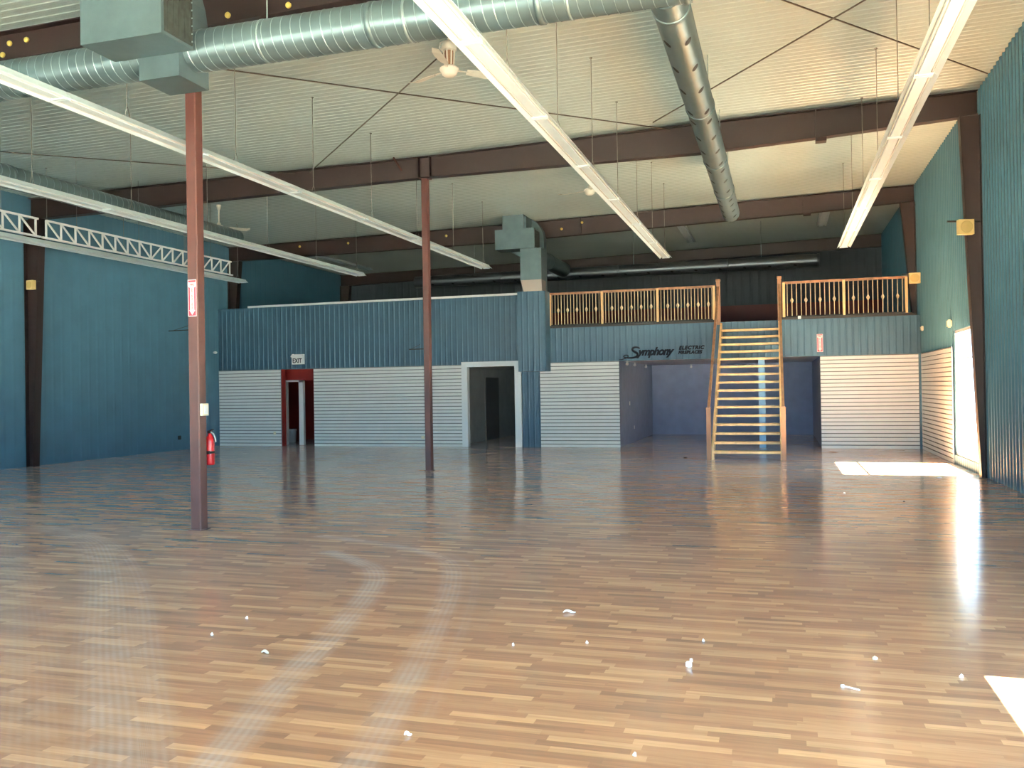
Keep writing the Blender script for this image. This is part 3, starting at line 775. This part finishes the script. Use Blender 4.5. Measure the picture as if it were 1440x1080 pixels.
# wall lettering
t = thing('wall_lettering', (-3.1,YB-.03,2.45), 'dark script and capital lettering on the blue wall left of the staircase', 'lettering')
yl = YB-.022
pts = [(-3.74,2.775),(-3.80,2.815),(-3.90,2.815),(-3.955,2.77),(-3.93,2.715),(-3.86,2.675),(-3.80,2.63),(-3.81,2.565),(-3.89,2.525),(-4.02,2.515),(-4.15,2.53),(-4.21,2.56),(-4.17,2.60),(-4.08,2.60),(-4.06,2.56),(-4.14,2.51),(-4.26,2.475),(-4.33,2.475)]
for _ in range(2):
    q = [pts[0]]
    for a, b in zip(pts, pts[1:]): q += [(a[0]*.75+b[0]*.25,a[1]*.75+b[1]*.25),(a[0]*.25+b[0]*.75,a[1]*.25+b[1]*.75)]
    pts = q+[pts[-1]]
n = len(pts); m_ = MB()
m_.tube([(x,yl,z) for x,z in pts], [.014+.024*math.sin(PI*min(1,(i+2)/n*1.5)) if i < n*.66 else .015 for i in range(n)], 6); m_.build('lettering', M['letter'], t)
text('lettering',[('ymphony',.30,(-3.80,yl+.002,2.585),.38,.014,.008,.93,'LEFT',.90)],M['letter'],t)
text('lettering',[('ELECTRIC',.135,(-2.66,yl+.002,2.715),.25,.009,.008,1.0,'LEFT',1.18)],M['letter'],t)
text('lettering',[('FIREPLACES',.12,(-2.68,yl+.002,2.595),.25,.008,.008,.98,'LEFT',1.06)],M['letter'],t)

def speaker(x, y, z, s, face, label):
    t = thing('wall_speaker', (x,y,z), label, 'speaker', 'square yellowed wall speakers')
    R = Matrix.Rotation(face,4,'Z')
    def tr2(mb_):
        mb_.v = [tuple(Vector((x,y,z))+(R@(Vector(v)-Vector((x,y,z))))) for v in mb_.v]; return mb_
    m_ = MB(); m_.box(x-s/2,x+s/2,y-.05,y+.05,z-s/2,z+s/2); tr2(m_).build('speaker_box', M['speaker'], t)
    m_ = MB(); m_.lathe((x,y-.05,z), [(s*.40,0),(s*.40,-.006),(s*.36,-.008),(s*.2,.0),(s*.1,-.006),(0,-.006)], 24, 'y'); tr2(m_).build('speaker_cone', M['speakerc'], t)
    m_ = MB(); m_.bar((x-s*1.1,y+.06,z+s*.45),(x+s*1.1,y+.06,z+s*.40),.02,.03); tr2(m_).build('mounting_bar', M['black'], t)
speaker(-17.16,16.66,4.38,.22,-.15,'square yellowed speaker on the left wall column')
speaker(3.16,17.02,4.42,.26,.25,'square yellowed speaker on the right wall column above the window')
speaker(3.33,YB-.06,4.37,.27,0,'square yellowed speaker at the right end of the short railing')

def small(name, box_, material, label, cat, group=None):
    m_ = MB(); x0,x1,y0,y1,z0,z1_ = box_
    e = min(x1-x0,y1-y0,z1_-z0)*.25
    m_.box(x0,x1,y0,y1,z0+e,z1_-e); m_.box(x0+e,x1-e,y0+e*.5,y1-e*.5,z0,z1_)
    return tag(m_.build(name, material), label, cat, group, 'thing')
small('alarm_box',(XR-.09,XR-.01,23.98,24.12,3.0,3.12),M['cream'],'small cream box on the right wall close to the back corner','alarm')
small('alarm_sensor',(XR-.10,XR-.01,20.30,20.40,2.85,3.02),M['cream'],'tall cream sensor on the right wall above the bright window corner','sensor')
small('wall_sensor',(XL+.003,XL+.09,24.14,24.24,2.99,3.07),M['plastic'],'tiny white sensor high in the left back corner','sensor')
small('wall_outlet',(XL+.003,XL+.03,22.36,22.48,.32,.44),M['black'],'small dark outlet low on the left blue wall','outlet')
small('price_tag',(.48,.56,YB-.05,YB-.031,3.44,3.52),M['plastic'],'small white tag on the foot of the right railing','tag')
small('slatwall_outlet',(-15.47,-15.39,YB-.05,YB-.037,.36,.46),M['cream'],'small outlet on the slatwall left of the red doorway','outlet')
small('slatwall_outlet',(-10.38,-10.28,YB-.05,YB-.037,.24,.33),M['cream'],'small outlet low on the wide slatwall left of the far post','outlet')
small('alcove_switch',(-4.358,-4.345,26.2,26.3,1.15,1.27),M['plastic'],'small white switch on the left alcove wall','switch')
small('alcove_outlet',(-4.358,-4.345,27.0,27.1,.40,.50),M['plastic'],'small white outlet low on the left alcove wall','outlet')
small('electrical_panel',(-16.6,-16.25,YE-.16,YE-.005,4.66,5.1),M['greybox'],'small grey box on the dark mezzanine rear wall above the parapet','electrical box')
# little spot lamps on the alcove ceiling
for (x, y_, lab) in ((-4.23,25.22,'tiny white spot lamp on the alcove ceiling nearest the opening, by its left wall'),(-4.22,26.57,'tiny white spot lamp on the alcove ceiling, second along its left wall'),(-4.30,29.4,'tiny white spot lamp on the alcove ceiling, deepest along its left wall'),(-2.95,30.9,'tiny white spot lamp on the alcove ceiling, just left of the staircase')):
    t = thing('spot_lamp', (x,y_,2.36), lab, 'spot lamp', 'spot lamps on the alcove ceiling')
    m_ = MB(); m_.lathe((x,y_,0), [(0,2.46),(.05,2.46),(.05,2.44),(0,2.44)], 14); m_.build('mount', M['plastic'], t)
    m_ = MB(); m_.tube([(x,y_,2.442),(x,y_-.02,2.40),(x,y_-.06,2.36)], [.02,.035,.045], 14); m_.build('lamp_head', M['plastic'], t)
# thermostat on the near post
t = thing('thermostat', (-6.915,9.325,1.42), 'cream switch box on the right face of the nearer post', 'switch box')
m_ = MB(); m_.box(-6.92,-6.88,9.27,9.385,1.43,1.58); m_.build('switch_box', M['cream'], t)
m_ = MB(); m_.box(-6.88,-6.876,9.29,9.365,1.45,1.56); m_.box(-6.876,-6.868,9.32,9.335,1.49,1.52); m_.build('cover_plate', M['plastic'], t)
# conduit brackets
for (p,q,lab,nm) in (((XL+.012,22.0,3.60),(XL+.012,23.6,3.75),'thin dark bracket bar on the left wall beside the nearer post','a'),((-10.75,YB-.016,2.95),(-10.12,YB-.016,2.95),'thin dark bracket bar on the blue parapet just left of the far post','b')):
    m_ = MB(); m_.bar(p,q,.02,.03); 
    d = Vector(q)-Vector(p)
    m_.bar(Vector(p)+d*.1,Vector(p)+d*.6+Vector((0,0,.14)),.012,.012); tag(m_.build('bracket_bar', M['black']), lab, 'bracket', None, 'thing')
# fire extinguisher
t = thing('fire_extinguisher', (-6.93,9.475,.78), 'red fire extinguisher hanging behind the nearer maroon post', 'fire extinguisher')
m_ = MB(); m_.lathe((-6.93,9.475,0), [(0,.80),(.05,.80),(.055,.82),(.055,1.10),(.048,1.15),(.022,1.18),(.022,1.20),(0,1.20)], 20); m_.build('cylinder', M['extred'], t)
m_ = MB(); m_.box(-6.95,-6.91,9.45,9.50,1.20,1.235); m_.bar((-6.93,9.475,1.235),(-6.87,9.46,1.25),.018,.012); m_.build('handle', M['black'], t)
m_ = MB(); m_.tube([(-6.91,9.475,1.21),(-6.865,9.46,1.19),(-6.835,9.45,1.14),(-6.825,9.45,1.09)],.011,8); m_.build('hose', M['greybox'], t)
m_ = MB(); m_.lathe((-6.93,9.475,.96), [(.055,-.015),(.058,-.015),(.058,.015),(.055,.015)], 20); m_.box(-6.965,-6.895,9.40,9.42,.94,.98); m_.build('strap', M['black'], t)
# bin
t = thing('waste_bin', (-15.78,26,0), 'white bin inside the small red room', 'bin')
m_ = MB(); m_.lathe((-15.78,26,0), [(0,.01),(.13,.01),(.15,.40),(.165,.41),(.165,.46),(.15,.47),(.14,.46),(.125,.05),(0,.05)], 20); m_.build('bin_body', M['plastic'], t)

# ------------------------------------------------------------------ bits on the floor
def scrap(name, x, y, kind, rot, sz, material, label, cat):
    sz *= .7; m_ = MB(); c, s_ = math.cos(rot), math.sin(rot)
    if kind == 'curl':
        pts_ = [(x+sz*(u-.5)*c - .35*sz*(1-(2*u-1)**2)*s_, y+sz*(u-.5)*s_ + .35*sz*(1-(2*u-1)**2)*c, .012+.006*math.sin(6*u)) for u in [i/8 for i in range(9)]]
        m_.tube(pts_, [.004+.006*math.sin(PI*i/8) for i in range(9)], 6)
    elif kind == 'cap':
        m_.lathe((x,y,0), [(0,.03),(sz*.7,.03),(sz,.022),(sz,.001),(sz*.9,.0)], 14); m_.lathe((x+.015,y,.03),[(sz*.5,.0),(sz*.45,.018),(0,.02)],10)
    elif kind == 'straw':
        m_.tube([(x-sz*c,y-sz*s_,.006),(x,y,.007),(x+sz*c,y+sz*s_,.006)], .005, 6); m_.lathe((x-sz*c,y-sz*s_,.0),[(0,.016),(.012,.012),(.012,.0)],8)
    else:
        rr = [random.uniform(.6,1.2) for _ in range(7)]
        ring = [(x+sz*rr[k]*math.cos(rot+k*2*PI/7), y+sz*.7*rr[k]*math.sin(rot+k*2*PI/7), random.uniform(.002,.018)) for k in range(7)]
        low = [(a,b,.0005) for a,b,_ in ring]
        m_.add(ring+low+[(x,y,.022)], [(k,(k+1)%7,14) for k in range(7)]+[(7+k,7+(k+1)%7,(k+1)%7,k) for k in range(7)]+[tuple(range(13,6,-1))])
    tag(m_.build(name, material), label, cat, 'litter scattered on the wooden floor', 'thing')
scrap('bottle_cap',-.56,5.39,'cap',0,.028,M['plastic'],'white plastic cap on the floor, the brightest litter right of centre','cap')
scrap('paper_curl',-1.55,6.43,'curl',.3,.13,M['plastic'],'thin curled white strip on the floor near its middle','paper strip')
scrap('plastic_scrap',.53,5.81,'chip',.4,.035,M['foil'],'crumpled clear scrap on the floor left of the bluish window reflection','scrap')
scrap('cable_tie',.35,5.21,'straw',-.5,.07,M['plastic'],'thin straight white tie on the floor below the crumpled scrap','cable tie')
scrap('paper_chip',-3.88,5.72,'chip',.2,.02,M['plastic'],'tiny pale chip on the floor before the nearer post','paper chip')
scrap('foil_strip',-3.24,4.97,'curl',.1,.07,M['foil'],'small shiny strip on the floor beside the left curved tyre mark','foil strip')
scrap('paper_chip',-3.86,5.27,'chip',1.2,.022,M['plastic'],'small pale chip on the floor between two dusty tyre tracks','paper chip')
scrap('paper_curl',-1.78,3.96,'curl',.6,.05,M['plastic'],'small curled shaving on the floor at the lower end of the right tyre mark','paper strip')
scrap('paper_chip',-1.26,5.71,'chip',.7,.013,M['plastic'],'tiny white speck on the floor left of the white cap','paper chip')
scrap('paper_chip',-1.72,5.54,'chip',.1,.012,M['plastic'],'tiny white speck on the floor just right of the right tyre mark','paper chip')
scrap('paper_chip',.97,5.57,'chip',.9,.018,M['plastic'],'pale chip on the floor beside the sunlit patch at lower right','paper chip')
scrap('paper_chip',-.67,4.02,'chip',.3,.016,M['foil'],'pale crumb on the floor at the bottom, right of centre','paper chip')
scrap('paper_chip',-.52,5.94,'chip',.3,.013,M['plastic'],'tiny white speck on the floor just beyond the white cap','paper chip')
scrap('paper_scrap',2.67,17.07,'chip',.3,.07,M['foil'],'torn scrap on the floor in front of the bright window','scrap')
scrap('dark_scrap',1.66,13.55,'chip',.3,.03,M['black'],'small dark crumb on the floor before the sunlit patch','crumb')
scrap('dark_scrap',-2.17,21.0,'chip',.3,.06,M['black'],'dark crumb on the floor left of the staircase foot','crumb')
scrap('wood_sliver',1.22,23.0,'curl',.05,.3,M['oakdark'],'dark sliver on the floor below the slatwall right of the staircase','sliver')
scrap('paper_chip',.92,14.45,'chip',.3,.03,M['plastic'],'tiny white chip on the floor in front of the staircase at its right','paper chip')

# ------------------------------------------------------------------ light
w = bpy.data.worlds.new('sky'); S.world = w; w.use_nodes = True; nt = w.node_tree
bg = nt.nodes['Background']
tc = nt.nodes.new('ShaderNodeTexCoord'); sp = nt.nodes.new('ShaderNodeSeparateXYZ'); rp = nt.nodes.new('ShaderNodeValToRGB')
nt.links.new(tc.outputs['Generated'], sp.inputs[0])
mr = nt.nodes.new('ShaderNodeMapRange'); mr.inputs['From Min'].default_value = -.1; mr.inputs['From Max'].default_value = 1
nt.links.new(sp.outputs[2], mr.inputs['Value']); nt.links.new(mr.outputs[0], rp.inputs['Fac'])
rp.color_ramp.elements[0].color = (.50,.78,1,1); rp.color_ramp.elements[1].color = (.28,.57,1,1)
nt.links.new(rp.outputs['Color'], bg.inputs['Color']); bg.inputs['Strength'].default_value = 8.6
sun = bpy.data.lights.new('sun','SUN'); sun.energy = 470; sun.angle = .009; sun.color = (1,.95,.80)
so = bpy.data.objects.new('sun', sun); C.objects.link(so)
so.rotation_euler = Vector((-1,.02,-1.095)).to_track_quat('-Z','Y').to_euler()
def portal(name, loc, sx, sy, d):
    l = bpy.data.lights.new(name,'AREA'); l.shape = 'RECTANGLE'; l.size = sx; l.size_y = sy; l.cycles.is_portal = True
    o = bpy.data.objects.new(name, l); C.objects.link(o); o.location = loc; o.rotation_euler = Vector(d).to_track_quat('-Z','Z').to_euler()
for i,(a,b,z0,z1w) in enumerate((W0,W1,W2)): portal('window_portal', (XR+.12,(a+b)/2,(z0+z1w)/2), b-a, z1w-z0, (-1,0,0))
for a,b in fw: portal('window_portal', ((a+b)/2,YF-.16,1.55), b-a, 2.8, (0,1,0))

# ------------------------------------------------------------------ camera
F, yaw, pitch, roll, hC = 1228.16938, .297893343, .00550920444, .0158917094, 1.70382917
f = Vector((-math.sin(yaw)*math.cos(pitch), math.cos(yaw)*math.cos(pitch), math.sin(pitch)))
r = Vector((math.cos(yaw), math.sin(yaw), 0)); d = f.cross(r)
r2 = r*math.cos(roll)+d*math.sin(roll); d2 = -r*math.sin(roll)+d*math.cos(roll)
cam = bpy.data.cameras.new('camera'); co = bpy.data.objects.new('camera', cam); C.objects.link(co)
mw = Matrix.Identity(4)
for i in range(3): mw[i][0] = r2[i]; mw[i][1] = -d2[i]; mw[i][2] = -f[i]
mw[0][3], mw[1][3], mw[2][3] = 0, 0, hC
co.matrix_world = mw
cam.sensor_width = 36; cam.lens = F/1440*36; cam.clip_start = .05; cam.clip_end = 200
S.camera = co
S.view_settings.view_transform = 'Standard'; S.view_settings.look = 'None'; S.view_settings.gamma = 1
S.view_settings.use_curve_mapping = False; S.view_settings.exposure = 1.0
